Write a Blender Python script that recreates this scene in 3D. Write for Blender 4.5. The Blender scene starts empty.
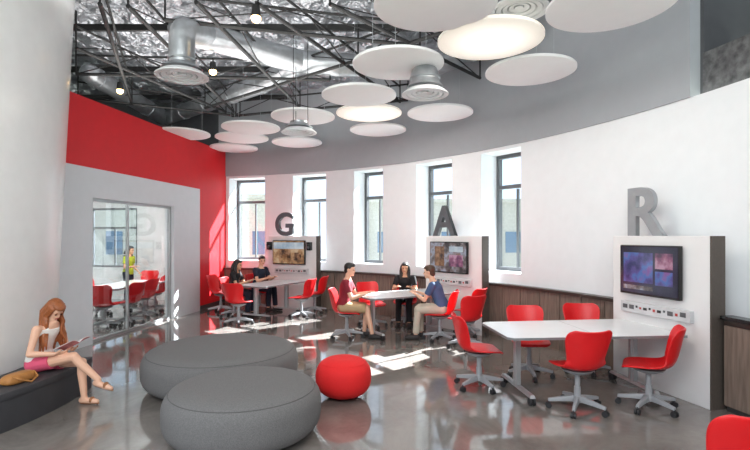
import bpy, bmesh, math, random
from mathutils import Vector as V, Matrix, noise
random.seed(7)
S=bpy.context.scene; COL=S.collection
F=480.0; EYE=1.8
R_=math.radians
def lin(c):
    r=[]
    for x in c:
        x/=255.0
        r.append(x/12.92 if x<=.04045 else ((x+.055)/1.055)**2.4)
    return tuple(r)+(1,)
def pix(px,d,z=0): return V(((px-375)/F*d,d,z))
def onz(px,py,z):
    d=F*(z-EYE)/(236-py); return pix(px,d,z)
# ------------------------------------------------------------------ materials
MATS={}
def M(name,col,rough=.5,metal=0,var=.06,vs=6,bump=0,bs=60,emis=0,stretch=None,coat=0,lin_in=False):
    m=bpy.data.materials.new(name); m.use_nodes=True; MATS[name]=m
    nt=m.node_tree; b=nt.nodes['Principled BSDF']
    c=col if lin_in else lin(col)
    tc=nt.nodes.new('ShaderNodeTexCoord'); src=tc.outputs['Object']
    if stretch:
        mp=nt.nodes.new('ShaderNodeMapping'); mp.inputs['Scale'].default_value=stretch
        nt.links.new(src,mp.inputs['Vector']); src=mp.outputs['Vector']
    n=nt.nodes.new('ShaderNodeTexNoise'); n.inputs['Scale'].default_value=vs; n.inputs['Detail'].default_value=4
    nt.links.new(src,n.inputs['Vector'])
    r=nt.nodes.new('ShaderNodeValToRGB')
    r.color_ramp.elements[0].position=.3; r.color_ramp.elements[1].position=.7
    r.color_ramp.elements[0].color=tuple(max(0,x*(1-var)) for x in c[:3])+(1,)
    r.color_ramp.elements[1].color=tuple(min(1,x*(1+var)) for x in c[:3])+(1,)
    nt.links.new(n.outputs['Fac'],r.inputs['Fac']); nt.links.new(r.outputs['Color'],b.inputs['Base Color'])
    b.inputs['Roughness'].default_value=rough; b.inputs['Metallic'].default_value=metal
    b.inputs['Coat Weight'].default_value=coat
    if bump:
        n2=nt.nodes.new('ShaderNodeTexNoise'); n2.inputs['Scale'].default_value=bs; n2.inputs['Detail'].default_value=3
        nt.links.new(src,n2.inputs['Vector'])
        bp=nt.nodes.new('ShaderNodeBump'); bp.inputs['Strength'].default_value=bump; bp.inputs['Distance'].default_value=.02
        nt.links.new(n2.outputs['Fac'],bp.inputs['Height']); nt.links.new(bp.outputs['Normal'],b.inputs['Normal'])
    if emis:
        nt.links.new(r.outputs['Color'],b.inputs['Emission Color']); b.inputs['Emission Strength'].default_value=emis
    return m
M('white_paint',(232,235,238),.55,var=.015)
M('white_drum',(236,236,235),.24,var=.02,bump=.04,bs=4)
M('portal_white',(214,217,221),.4,var=.02)
M('grey_paint',(164,168,173),.6,var=.02)
M('red_paint',(214,20,32),.5,var=.03)
M('dark_upper',(76,78,82),.7)
M('concrete_block',(92,92,94),.95,var=.5,vs=11,bump=.9,bs=14)
M('wood',(120,105,95),.45,var=.28,vs=5,stretch=(7,7,.6),bump=.05,bs=20)
M('wood_cap',(60,52,47),.35,var=.12)
M('foil',(190,193,199),.3,metal=.8,var=.32,vs=3)
M('black_metal',(11,11,12),.55)
M('galv',(174,178,182),.32,metal=.75,var=.14,vs=8)
M('disc_white',(246,246,246),.7,var=.01)
M('disc_lit',(250,248,244),.6,var=.01)
M('diff_white',(218,220,222),.45)
M('red_plastic',(214,22,28),.38,var=.03)
M('red_fabric',(216,26,28),.8,var=.06,vs=120,bump=.1,bs=250)
M('grey_fabric',(108,107,107),.95,var=.16,vs=110,bump=.25,bs=150)
M('seam_fabric',(88,87,87),.95)
M('chair_grey',(150,152,156),.4)
M('caster',(40,40,43),.5)
M('table_white',(222,224,226),.25,var=.015)
M('table_edge',(120,122,124),.4)
M('alu',(176,178,180),.35,metal=.6)
M('panel_white',(226,226,226),.4,var=.015)
M('panel_side',(82,74,68),.6,var=.08,vs=40)
M('tv_black',(14,14,16),.25)
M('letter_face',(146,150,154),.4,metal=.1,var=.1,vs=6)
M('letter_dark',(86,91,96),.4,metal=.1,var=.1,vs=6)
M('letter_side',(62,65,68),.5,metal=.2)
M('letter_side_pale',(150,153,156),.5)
M('frame_metal',(96,99,102),.45,metal=.2)
M('bench_top',(60,60,64),.6,var=.08)
M('strip_grey',(196,197,199),.4)
M('outlet',(86,87,90),.4)
M('outlet_dark',(44,45,48),.4)
M('outlet_red',(180,60,58),.4)
M('leather',(176,120,62),.5,var=.12,vs=20)
M('paper',(240,228,226),.6,var=.1,vs=18)
M('paper_cover',(200,130,134),.5,var=.25,vs=14)
M('skin_fair',(226,178,150),.5,var=.03)
M('skin_mid',(206,156,124),.5,var=.03)
M('hair_auburn',(146,82,42),.45,var=.4,vs=34,stretch=(5,5,.6))
M('hair_dark',(30,24,22),.45,var=.3,vs=30)
M('hair_brown',(70,46,30),.5,var=.3,vs=30)
M('cloth_white',(232,228,222),.85)
M('cloth_pink',(226,92,124),.85)
M('cloth_maroon',(128,28,44),.85)
M('cloth_khaki',(176,152,116),.85)
M('cloth_black',(24,24,28),.85)
M('cloth_navy',(30,36,54),.85)
M('cloth_blue',(62,86,124),.85)
M('cloth_stone',(186,176,160),.85)
M('cloth_lime',(170,184,40),.85)
M('shoe_tan',(150,98,60),.6)
M('shoe_dark',(44,40,40),.6)
M('lip',(176,84,80),.5); M('eye_dark',(34,26,22),.2)
M('spot_glow',(255,206,136),.4,emis=12)
M('baseboard',(60,58,58),.5)
M('ext_brick',(186,181,172),.9,var=.12); M('ext_glass',(92,118,144),.2); M('ext_ground',(150,158,150),.9)
M('meeting_white',(212,214,214),.6)
def disc_glow():
    nt=MATS['disc_lit'].node_tree; b=nt.nodes['Principled BSDF']; L=nt.links.new
    tc=nt.nodes.new('ShaderNodeTexCoord'); mp=nt.nodes.new('ShaderNodeMapping'); mp.inputs['Scale'].default_value=(1.6,1.6,0)
    g=nt.nodes.new('ShaderNodeTexGradient'); g.gradient_type='SPHERICAL'
    L(tc.outputs['Object'],mp.inputs['Vector']); L(mp.outputs['Vector'],g.inputs['Vector'])
    r=nt.nodes.new('ShaderNodeValToRGB'); r.color_ramp.elements[0].position=.0; r.color_ramp.elements[1].position=.75
    r.color_ramp.elements[0].color=(.24,.20,.14,1); r.color_ramp.elements[1].color=(1.0,.93,.80,1)
    L(g.outputs['Fac'],r.inputs['Fac']); L(r.outputs['Color'],b.inputs['Emission Color']); b.inputs['Emission Strength'].default_value=.95
disc_glow()
def floor_mat():
    m=bpy.data.materials.new('polished_concrete'); m.use_nodes=True; MATS['floor']=m
    nt=m.node_tree; b=nt.nodes['Principled BSDF']; L=nt.links.new
    tc=nt.nodes.new('ShaderNodeTexCoord')
    n=nt.nodes.new('ShaderNodeTexNoise'); n.inputs['Scale'].default_value=1.1; n.inputs['Detail'].default_value=9; n.inputs['Roughness'].default_value=.7
    n.inputs['Distortion'].default_value=.8
    L(tc.outputs['Object'],n.inputs['Vector'])
    r=nt.nodes.new('ShaderNodeValToRGB')
    r.color_ramp.elements[0].position=.3; r.color_ramp.elements[1].position=.7
    r.color_ramp.elements[0].color=lin((102,97,93)); r.color_ramp.elements[1].color=lin((142,136,131))
    L(n.outputs['Fac'],r.inputs['Fac']); L(r.outputs['Color'],b.inputs['Base Color'])
    n2=nt.nodes.new('ShaderNodeTexNoise'); n2.inputs['Scale'].default_value=2.5; n2.inputs['Detail'].default_value=5
    L(tc.outputs['Object'],n2.inputs['Vector'])
    mr=nt.nodes.new('ShaderNodeMapRange'); mr.inputs['To Min'].default_value=.04; mr.inputs['To Max'].default_value=.14
    L(n2.outputs['Fac'],mr.inputs['Value']); L(mr.outputs['Result'],b.inputs['Roughness'])
    b.inputs['Coat Weight'].default_value=.5; b.inputs['Coat Roughness'].default_value=.04
    bp=nt.nodes.new('ShaderNodeBump'); bp.inputs['Strength'].default_value=.012; L(n2.outputs['Fac'],bp.inputs['Height']); L(bp.outputs['Normal'],b.inputs['Normal'])
floor_mat()
def foil_bump():
    nt=MATS['foil'].node_tree; b=nt.nodes['Principled BSDF']; L=nt.links.new
    tc=nt.nodes.new('ShaderNodeTexCoord')
    v=nt.nodes.new('ShaderNodeTexVoronoi'); v.inputs['Scale'].default_value=4.5; v.inputs['Detail'].default_value=2
    n=nt.nodes.new('ShaderNodeTexNoise'); n.inputs['Scale'].default_value=3; n.inputs['Detail'].default_value=3
    mx=nt.nodes.new('ShaderNodeMix'); mx.data_type='VECTOR'; mx.inputs[0].default_value=.25
    L(tc.outputs['Object'],n.inputs['Vector']); L(tc.outputs['Object'],mx.inputs[4]); L(n.outputs['Color'],mx.inputs[5]); L(mx.outputs[1],v.inputs['Vector'])
    bp=nt.nodes.new('ShaderNodeBump'); bp.inputs['Strength'].default_value=1.0; bp.inputs['Distance'].default_value=.12
    L(v.outputs['Distance'],bp.inputs['Height']); L(bp.outputs['Normal'],b.inputs['Normal'])
foil_bump()
def glass_mat(name,tint,refl):
    m=bpy.data.materials.new(name); m.use_nodes=True; MATS[name]=m
    nt=m.node_tree; nt.nodes.remove(nt.nodes['Principled BSDF']); out=nt.nodes['Material Output']
    t=nt.nodes.new('ShaderNodeBsdfTransparent'); t.inputs['Color'].default_value=tint
    g=nt.nodes.new('ShaderNodeBsdfGlossy'); g.inputs['Roughness'].default_value=.02
    mx=nt.nodes.new('ShaderNodeMixShader'); mx.inputs['Fac'].default_value=refl
    nt.links.new(t.outputs[0],mx.inputs[1]); nt.links.new(g.outputs[0],mx.inputs[2]); nt.links.new(mx.outputs[0],out.inputs['Surface'])
glass_mat('window_glass',(.92,.96,1,1),.04); glass_mat('wall_glass',(.88,.91,.92,1),.12)
def screen_mat(name,stops,scale,strength):
    m=bpy.data.materials.new(name); m.use_nodes=True; MATS[name]=m
    nt=m.node_tree; b=nt.nodes['Principled BSDF']; L=nt.links.new
    tc=nt.nodes.new('ShaderNodeTexCoord')
    n=nt.nodes.new('ShaderNodeTexNoise'); n.inputs['Scale'].default_value=scale; n.inputs['Detail'].default_value=3
    L(tc.outputs['Object'],n.inputs['Vector'])
    r=nt.nodes.new('ShaderNodeValToRGB'); els=r.color_ramp.elements
    while len(els)<len(stops): els.new(.5)
    for e,(p,c) in zip(els,stops): e.position=p; e.color=lin(c)
    L(n.outputs['Fac'],r.inputs['Fac'])
    b.inputs['Base Color'].default_value=(.01,.01,.012,1); b.inputs['Roughness'].default_value=.12
    L(r.outputs['Color'],b.inputs['Emission Color']); b.inputs['Emission Strength'].default_value=strength
screen_mat('screen_dark',[(.34,(22,22,34)),(.6,(44,42,66))],2.0,1.0)
screen_mat('screen_blue',[(.36,(44,44,90)),(.47,(80,70,130)),(.55,(70,104,164)),(.66,(120,84,140))],5.0,1.0)
screen_mat('screen_rose',[(.36,(70,44,70)),(.5,(130,76,104)),(.64,(170,130,150))],7.0,1.0)
screen_mat('screen_grey',[(.36,(56,50,52)),(.47,(108,98,98)),(.55,(140,144,158)),(.66,(120,96,90))],5.2,1.0)
screen_mat('screen_brown',[(.36,(52,34,26)),(.5,(112,78,54)),(.64,(150,112,84))],8.0,1.0)
screen_mat('screen_warm',[(.36,(92,64,44)),(.5,(150,112,78)),(.64,(176,150,120))],6.0,1.0)
screen_mat('screen_sky',[(.36,(130,148,166)),(.64,(180,188,194))],4.0,1.0)
# ------------------------------------------------------------------ mesh builder
class MB:
    def __init__(s): s.v=[]; s.f=[]
    def add(s,vs,fs):
        o=len(s.v); s.v+=[tuple(x) for x in vs]; s.f+=[tuple(i+o for i in f) for f in fs]; return s
    def box(s,c,sz,rz=0):
        c=V(c); x,y,z=[k/2 for k in sz]; m=Matrix.Rotation(rz,3,'Z')
        vs=[c+m@V((a*x,b*y,d*z)) for d in(-1,1) for b in(-1,1) for a in(-1,1)]
        return s.add(vs,[(0,2,3,1),(4,5,7,6),(0,1,5,4),(2,6,7,3),(0,4,6,2),(1,3,7,5)])
    def loft(s,rings):
        n=len(rings[0]); vs=[p for r in rings for p in r]; fs=[]
        for i in range(len(rings)-1):
            for j in range(n):
                k=(j+1)%n; fs.append((i*n+j,i*n+k,(i+1)*n+k,(i+1)*n+j))
        fs.append(tuple(range(n-1,-1,-1))); fs.append(tuple((len(rings)-1)*n+j for j in range(n)))
        return s.add(vs,fs)
    def cyl(s,p0,p1,r0,r1=None,n=14):
        p0=V(p0);p1=V(p1); r1=r0 if r1 is None else r1
        d=(p1-p0).normalized(); a=d.orthogonal().normalized(); b=d.cross(a)
        ring=lambda p,r:[p+a*(r*math.cos(t*2*math.pi/n))+b*(r*math.sin(t*2*math.pi/n)) for t in range(n)]
        return s.loft([ring(p0,r0),ring(p1,r1)])
    def ell(s,c,r,m=None,nu=16,nv=10):
        c=V(c); m=m or Matrix.Identity(3)
        if not hasattr(r,'__len__'): r=(r,r,r)
        vs=[c+m@V((0,0,-r[2]))]; fs=[]
        for i in range(1,nv):
            a=-math.pi/2+math.pi*i/nv
            for j in range(nu):
                t=2*math.pi*j/nu
                vs.append(c+m@V((r[0]*math.cos(a)*math.cos(t),r[1]*math.cos(a)*math.sin(t),r[2]*math.sin(a))))
        vs.append(c+m@V((0,0,r[2]))); e=len(vs)-1
        for j in range(nu):
            k=(j+1)%nu
            fs.append((0,1+k,1+j)); fs.append((e,e-nu+j,e-nu+k))
            for i in range(nv-2): fs.append((1+i*nu+j,1+i*nu+k,1+(i+1)*nu+k,1+(i+1)*nu+j))
        return s.add(vs,fs)
    def cap(s,p0,p1,r0,r1,n=14):
        s.cyl(p0,p1,r0,r1,n); s.ell(p0,r0*.999,nu=n,nv=8); s.ell(p1,r1*.999,nu=n,nv=8); return s
    def chain(s,pts,rs,n=10):
        for i in range(len(pts)-1): s.cap(pts[i],pts[i+1],rs[i],rs[i+1],n)
        return s
    def lathe(s,prof,n=40,c=(0,0,0)):
        c=V(c); rings=[[c+V((max(r,1e-4)*math.cos(2*math.pi*j/n),max(r,1e-4)*math.sin(2*math.pi*j/n),z)) for j in range(n)] for r,z in prof]
        return s.loft(rings)
    def sweep(s,pts,r,n=24):
        pts=[V(p) for p in pts]; rings=[]
        ref=V((.31,.17,.93)).normalized()
        for i,p in enumerate(pts):
            d=(pts[min(i+1,len(pts)-1)]-pts[max(i-1,0)]).normalized()
            a=(ref-d*ref.dot(d)).normalized(); b=d.cross(a); ref=a
            rings.append([p+a*(r*math.cos(2*math.pi*t/n))+b*(r*math.sin(2*math.pi*t/n)) for t in range(n)])
        return s.loft(rings)
    def torus(s,c,R,r,n=48,k=8):
        c=V(c);vs=[];fs=[]
        for i in range(n):
            a=2*math.pi*i/n
            for j in range(k):
                b=2*math.pi*j/k; rr=R+r*math.cos(b)
                vs.append(c+V((rr*math.cos(a),rr*math.sin(a),r*math.sin(b))))
        for i in range(n):
            for j in range(k):
                fs.append((i*k+j,((i+1)%n)*k+j,((i+1)%n)*k+(j+1)%k,i*k+(j+1)%k))
        return s.add(vs,fs)
    def build(s,name,mat,parent=None,smooth=True,bev=0,sub=0,vox=0,sol=0,recalc=True,loc=None):
        me=bpy.data.meshes.new(name); me.from_pydata(s.v,[],s.f); me.update()
        if recalc:
            bm=bmesh.new(); bm.from_mesh(me); bmesh.ops.recalc_face_normals(bm,faces=bm.faces); bm.to_mesh(me); bm.free()
        o=bpy.data.objects.new(name,me); COL.objects.link(o)
        if vox:
            k=o.modifiers.new('r','REMESH'); k.mode='VOXEL'; k.voxel_size=vox
            k=o.modifiers.new('s','SMOOTH'); k.factor=.5; k.iterations=5
        if bev: k=o.modifiers.new('b','BEVEL'); k.width=bev; k.segments=2; k.limit_method='ANGLE'
        if sol: k=o.modifiers.new('so','SOLIDIFY'); k.thickness=sol; k.offset=0
        if sub: k=o.modifiers.new('su','SUBSURF'); k.levels=sub; k.render_levels=sub
        if o.modifiers:
            dg=bpy.context.evaluated_depsgraph_get(); dg.update()
            nm=bpy.data.meshes.new_from_object(o.evaluated_get(dg)); o.modifiers.clear(); o.data=nm; nm.name=name; bpy.data.meshes.remove(me); me=nm
        me.materials.clear(); me.materials.append(MATS[mat])
        for p in me.polygons: p.use_smooth=smooth
        if smooth and not vox: me.set_sharp_from_angle(angle=R_(38))
        if parent: o.parent=parent
        if loc is not None: o.location=loc
        return o
def tag(o,label,cat,group=None,kind=None):
    o['label']=label; o['category']=cat
    if group: o['group']=group
    if kind: o['kind']=kind
    return o
def thing(name,label,cat,loc=(0,0,0),rz=0,group=None):
    o=bpy.data.objects.new(name,None); COL.objects.link(o); o.empty_display_size=.1
    o.location=loc; o.rotation_euler=(0,0,rz); return tag(o,label,cat,group)
def struct(o,label=None):
    o['kind']='structure'
    if label: o['label']=label
    return o
def dup(root,loc,rz,label,group=None):
    r=root.copy(); COL.objects.link(r); r.location=loc; r.rotation_euler=(0,0,rz); r['label']=label
    if group: r['group']=group
    for ch in list(root.children):
        c=ch.copy(); COL.objects.link(c); c.parent=r
        for g in list(ch.children):
            d=g.copy(); COL.objects.link(d); d.parent=c
    return r
# ------------------------------------------------------------------ room geometry
CX,CY,RW=-6.2,3.1,10.2
def th(px,R=RW):
    t=(px-375)/F; a=1+t*t; b=2*(-t*CX-CY); c=CX*CX+CY*CY-R*R
    d=(-b+math.sqrt(b*b-4*a*c))/(2*a); return math.atan2(d-CY,t*d-CX)
def P(a,R=RW,z=0): return V((CX+R*math.cos(a),CY+R*math.sin(a),z))
A0=R_(-38); A1=th(226); AB=th(692)
wins=[(229,265),(293,326),(354,383),(416,452),(481,521)]
WZ0,WZ1,BAND=1.14,3.36,3.42
DEP=.56
wa=[(th(r),th(l)) for l,r in wins]
angs=sorted(set([A0+(A1-A0)*i/130 for i in range(131)]+[x for w in wa for x in w]))
def inwin(a): return any(w[0]<a<w[1] for w in wa)
angs=[a for a in angs if not any(w[0]+1e-5<a<w[1]-1e-5 for w in wa)]
mb=MB(); zs=[0,WZ0,WZ1,BAND]
for i in range(len(angs)-1):
    a,b=angs[i],angs[i+1]; w=inwin((a+b)/2)
    for j in range(3):
        if w and j==1: continue
        mb.add([P(a,RW,zs[j]),P(b,RW,zs[j]),P(b,RW,zs[j+1]),P(a,RW,zs[j+1])],[(0,1,2,3)])
for a,b in wa:
    q=lambda t,r,z:P(t,r,z)
    Ro=RW+DEP
    mb.add([q(a,RW,WZ0),q(a,Ro,WZ0),q(a,Ro,WZ1),q(a,RW,WZ1)],[(0,1,2,3)])
    mb.add([q(b,RW,WZ0),q(b,Ro,WZ0),q(b,Ro,WZ1),q(b,RW,WZ1)],[(0,1,2,3)])
    mb.add([q(a,RW,WZ0),q(b,RW,WZ0),q(b,Ro,WZ0),q(a,Ro,WZ0)],[(0,1,2,3)])
    mb.add([q(a,RW,WZ1),q(b,RW,WZ1),q(b,Ro,WZ1),q(a,Ro,WZ1)],[(0,1,2,3)])
struct(mb.build('wall_right','white_paint',smooth=False,recalc=False),'curved white wall with tall recessed windows')
# grey bulkhead
CZ=5.5
def arcring(mbx,a,b,r0,r1,z0,z1,n=60):
    vs=[];fs=[]
    for i in range(n+1):
        t=a+(b-a)*i/n
        vs+=[P(t,r0,z0),P(t,r1,z0),P(t,r1,z1),P(t,r0,z1)]
    for i in range(n):
        o=i*4
        for k in range(4): fs.append((o+k,o+(k+1)%4,o+4+(k+1)%4,o+4+k))
    fs.append((0,1,2,3)); fs.append(tuple(n*4+k for k in (3,2,1,0)))
    mbx.add(vs,fs)
mb=MB(); arcring(mb,AB,A1+.02,RW-.03,RW+.12,BAND,CZ+.1,80)
struct(mb.build('wall_back','grey_paint'),'curved grey painted bulkhead above the white wall')
mb=MB(); arcring(mb,A0,AB-.003,RW+.12,RW+.6,BAND-.02,3.93,40)
struct(mb.build('trim_1','concrete_block',smooth=False),'rough concrete beam above the white wall at the right')
mb=MB(); arcring(mb,A0,AB+.03,RW+1.1,RW+1.2,BAND,CZ+.1,40); mb.box(P(AB,RW+.62,4.5),(.1,1.0,2.2),AB-R_(90))
struct(mb.build('wall_front','dark_upper'),'dark grey upper wall behind the concrete beam')
mb=MB(); arcring(mb,A1+.02,R_(190),RW-.03,RW+.1,2.95,CZ+.1,50)
struct(mb.build('wall_far','dark_upper'),'dark upper wall beyond the red wall')
# wainscot + cap
mb=MB()
n=int((A1-A0)*RW/.42); rb=RW-.10
vs=[];fs=[];ts=[]
for i in range(n):
    a=A0+(A1-A0)*i/n; b=A0+(A1-A0)*(i+1)/n; g=.007/RW*1.2
    for k in range(4):
        t=a+g+(b-a-2*g)*k/3; ts.append((t,rb))
    ts+=[(b-g*.9,rb+.02),(b+g*.9,rb+.02)]
for t,r in ts: vs+=[P(t,r,.0),P(t,r,.90)]
for i in range(len(ts)-1): fs.append((2*i,2*i+2,2*i+3,2*i+1))
mb.add(vs,fs)
struct(mb.build('trim_2','wood',smooth=False,recalc=False),'brown wood panelling along the curved wall')
mb=MB(); arcring(mb,A0,A1,RW-.15,RW-.003,.90,.945,90)
struct(mb.build('trim_3','wood_cap'),'dark ledge on top of the wood panelling')
# windows
for i,(a,b) in enumerate(wa):
    m=(a+b)/2; r=RW+DEP-.08; w=2*(r)*math.sin((b-a)/2)-.004; rz=m-R_(90)
    o=bpy.data.objects.new('window_%d'%(i+1),None); COL.objects.link(o); o.location=P(m,r,WZ0); o.rotation_euler=(0,0,rz); struct(o)
    h=WZ1-WZ0; t=.07
    f=MB()
    f.box((-w/2+t/2,0,h/2),(t,.09,h)); f.box((w/2-t/2,0,h/2),(t,.09,h)); f.box((0,0,t/2),(w-2*t,.09,t)); f.box((0,0,h-t/2),(w-2*t,.09,t))
    f.build('window_frame','frame_metal',o,smooth=False)
    f=MB(); f.box((0,-.005,h*.72),(w-2*t,.08,.07)); f.build('transom_bar','frame_metal',o,smooth=False)
    f=MB(); f.box((0,0.0,h*.36),(.035,.05,h*.72-.1)); f.build('glazing_bar','frame_metal',o,smooth=False)
    f=MB(); f.box((0,.03,h/2),(w-2*t,.008,h-2*t)); f.build('pane','window_glass',o,smooth=False)
# floor and ceiling
pts=[P(A0+(A1-A0)*i/60,RW+.05) for i in range(61)]
pts+=[V((-4.4,14.3,0)),V((-11,14.3,0)),V((-11,-3.2,0))]
mb=MB(); mb.add(pts,[tuple(range(len(pts)))])
mb.add([p-V((0,0,.25)) for p in pts],[tuple(range(len(pts)))])
struct(mb.build('floor','floor',smooth=False,recalc=False),'polished grey brown concrete floor')
mb=MB(); na,nr=260,100; vs=[];fs=[]
for i in range(na+1):
    a=R_(-45)+R_(240)*i/na
    for j in range(nr+1):
        r=.3+(RW-.25)*j/nr; p=P(a,r,CZ)
        p.z+=.13*noise.noise(p*1.3)+.09*(abs(noise.noise(p*2.6))*2-.5)+.05*abs(noise.noise(p*6))
        vs.append(p)
for i in range(na):
    for j in range(nr):
        o=i*(nr+1)+j; fs.append((o,o+1,o+nr+2,o+nr+1))
mb.add(vs,fs); struct(mb.build('ceiling','foil',recalc=False,smooth=False),'high ceiling of crumpled silver foil insulation')
# ------------------------------------------------------------------ left: red wall, portal, glazed meeting room
Pc=P(A1,RW-.0); ed=V((-.135,-1,0)).normalized()
nd=V((-ed.y,ed.x,0)); 
if nd.x<0: nd=-nd
md=-nd; RZ=math.atan2(-ed.y,-ed.x)
def sx(px):
    t=(px-375)/F
    return (t*Pc.y-Pc.x)/(ed.x-t*ed.y)
def W(s,m,z): return V((Pc.x,Pc.y,0))+ed*s+md*m+V((0,0,z))
def lbox(mbx,s0,s1,m0,m1,z0,z1): mbx.box(W((s0+s1)/2,(m0+m1)/2,(z0+z1)/2),(abs(s1-s0),abs(m1-m0),z1-z0),RZ)
s198,s172,s90,s62=sx(198),sx(172),sx(90),sx(62); sE=s62+2.2
RT=4.08; PT=2.93; GT=2.44
mb=MB(); lbox(mb,0,sE,0,.16,PT,RT); lbox(mb,0,s198,0,.16,0,PT)
struct(mb.build('wall_left','red_paint',smooth=False),'bright red wall over and beside the glazed meeting room')
mb=MB(); lbox(mb,s198,sE,-.05,.16,GT,PT); lbox(mb,s198,s172,-.05,.16,0,GT); lbox(mb,s90,sE,-.05,.16,0,GT)
struct(mb.build('trim_4','portal_white',smooth=False),'pale surround framing the glass front of the meeting room')
mb=MB(); lbox(mb,.0,s198,-.015,0,0,.1); struct(mb.build('baseboard_left','baseboard',smooth=False))
door=bpy.data.objects.new('door_1',None); COL.objects.link(door); struct(door,'framed glass front and sliding door of the meeting room')
sm=s90+(s172-s90)*.42
mb=MB()
for s in (s172+.025,s90-.025): lbox(mb,s-.025,s+.025,.02,.08,0,GT)
lbox(mb,sm-.016,sm+.016,.03,.08,0,GT)
lbox(mb,s172,s90,.02,.08,GT-.05,GT); lbox(mb,s172,s90,.02,.08,0,.05)
mb.build('door_frame','alu',door,smooth=False)
for a,b in((s172+.05,sm-.016),(sm+.016,s90-.05)):
    mb=MB(); lbox(mb,a,b,.05,.06,.05,GT-.05); mb.build('glass_pane','wall_glass',door,smooth=False)
mb=MB(); mb.cyl(W(sm+.12,-.03,.8),W(sm+.12,-.03,1.5),.014); mb.cyl(W(sm+.12,-.03,.85),W(sm+.12,.05,.85),.009); mb.cyl(W(sm+.12,-.03,1.45),W(sm+.12,.05,1.45),.009)
mb.build('door_handle','alu',door)
# meeting room shell
MD=4.6
mb=MB(); wz0,wz1=.9,2.6; wA,wB=2.75,4.2
lbox(mb,-.35,-.2,0,wA,0,RT); lbox(mb,-.35,-.2,wA,wB,0,wz0); lbox(mb,-.35,-.2,wA,wB,wz1,RT); lbox(mb,-.35,-.2,wB,MD+.15,0,RT)
lbox(mb,-.2,sE,MD,MD+.15,0,RT); lbox(mb,sE-.15,sE,.16,MD,0,RT); lbox(mb,-.2,0,.0,.16,0,RT)
struct(mb.build('wall_meeting_room','meeting_white',smooth=False),'white inner walls of the meeting room')
mb=MB(); lbox(mb,-.2,sE,.16,MD,2.96,3.1); struct(mb.build('ceiling_meeting_room','meeting_white',smooth=False))
for i,(a,b) in enumerate(((wA,wB),)):
    o=bpy.data.objects.new('window_%d'%(6+i),None); COL.objects.link(o); struct(o)
    f=MB(); t=.06
    lbox(f,-.3,-.24,a,a+t,wz0,wz1); lbox(f,-.3,-.24,b-t,b,wz0,wz1); lbox(f,-.3,-.24,a+t,b-t,wz0,wz0+t); lbox(f,-.3,-.24,a+t,b-t,wz1-t,wz1); lbox(f,-.3,-.24,a+t,b-t,2.0,2.06); lbox(f,-.29,-.25,(a+b)/2-.02,(a+b)/2+.02,wz0+t,2.0)
    f.build('window_frame','frame_metal',o,smooth=False)
    f=MB(); lbox(f,-.275,-.267,a+t,b-t,wz0+t,wz1-t); f.build('pane','window_glass',o,smooth=False)
# ------------------------------------------------------------------ white drum + bench
DX,DY=-6.3,5.1
mb=MB(); mb.lathe([(2.405,0),(2.405+.047*CZ,CZ+.05)],n=128,c=(DX,DY,0))
struct(mb.build('wall_drum','white_drum'),'big smooth white conical drum at the left')
def bench_arc(mbx,r0,r1,z0,z1,a,b,n=48):
    vs=[];fs=[]
    for i in range(n+1):
        t=a+(b-a)*i/n; c,s=math.cos(t),math.sin(t)
        vs+=[(DX+r0*c,DY+r0*s,z0),(DX+r1*c,DY+r1*s,z0),(DX+r1*c,DY+r1*s,z1),(DX+r0*c,DY+r0*s,z1)]
    for i in range(n):
        o=i*4
        for k in range(4): fs.append((o+k,o+(k+1)%4,o+4+(k+1)%4,o+4+k))
    fs.append((0,1,2,3)); fs.append(tuple(n*4+k for k in(3,2,1,0))); mbx.add(vs,fs)
bt=thing('curved_bench','dark grey curved bench wrapping the foot of the white drum','bench')
mb=MB(); bench_arc(mb,2.43,3.0,.29,.36,R_(-60),R_(12)); mb.build('bench_seat','bench_top',bt,bev=.006)
mb=MB(); bench_arc(mb,2.43,2.99,0,.29,R_(-60),R_(11.8)); mb.build('bench_base','bench_top',bt)
# ------------------------------------------------------------------ ceiling discs
GD='round white discs hanging from the ceiling'
discs=[(435,7,0,'round white ceiling disc cropped by the top edge, left of the round air diffuser'),
(490,42,1,'large glowing warm-lit ceiling disc, the nearest of the two lit ones'),
(610,8,0,'rightmost round white ceiling disc, cropped by the top edge'),
(398,66,0,'round white ceiling disc just left of and beyond the large glowing disc'),
(530,73,0,'round white ceiling disc just right of and beyond the large glowing disc'),
(359,97,0,'round white ceiling disc in front of the smaller glowing disc, left of the ducted diffuser'),
(369,114.5,1,'smaller glowing warm-lit ceiling disc, the farther of the two lit ones'),
(440,114.5,0,'round white ceiling disc below the ducted diffuser, right of the smaller glowing disc'),
(378,131,0,'round white ceiling disc just beyond the smaller glowing disc'),
(303,118,0,'round white ceiling disc left of the smaller glowing disc, above a small diffuser'),
(251,129,0,'round white ceiling disc second from the red wall, in the far row'),
(242,139,0,'round white ceiling disc partly hidden under a nearer disc by the red wall'),
(182,135,0,'leftmost round white ceiling disc, hanging in front of the red wall'),
(234,149,0,'farthest small-looking white ceiling disc nearest the red wall corner'),
(297,143.5,0,'farthest white ceiling disc beyond the small diffuser, above the second window')]
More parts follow.
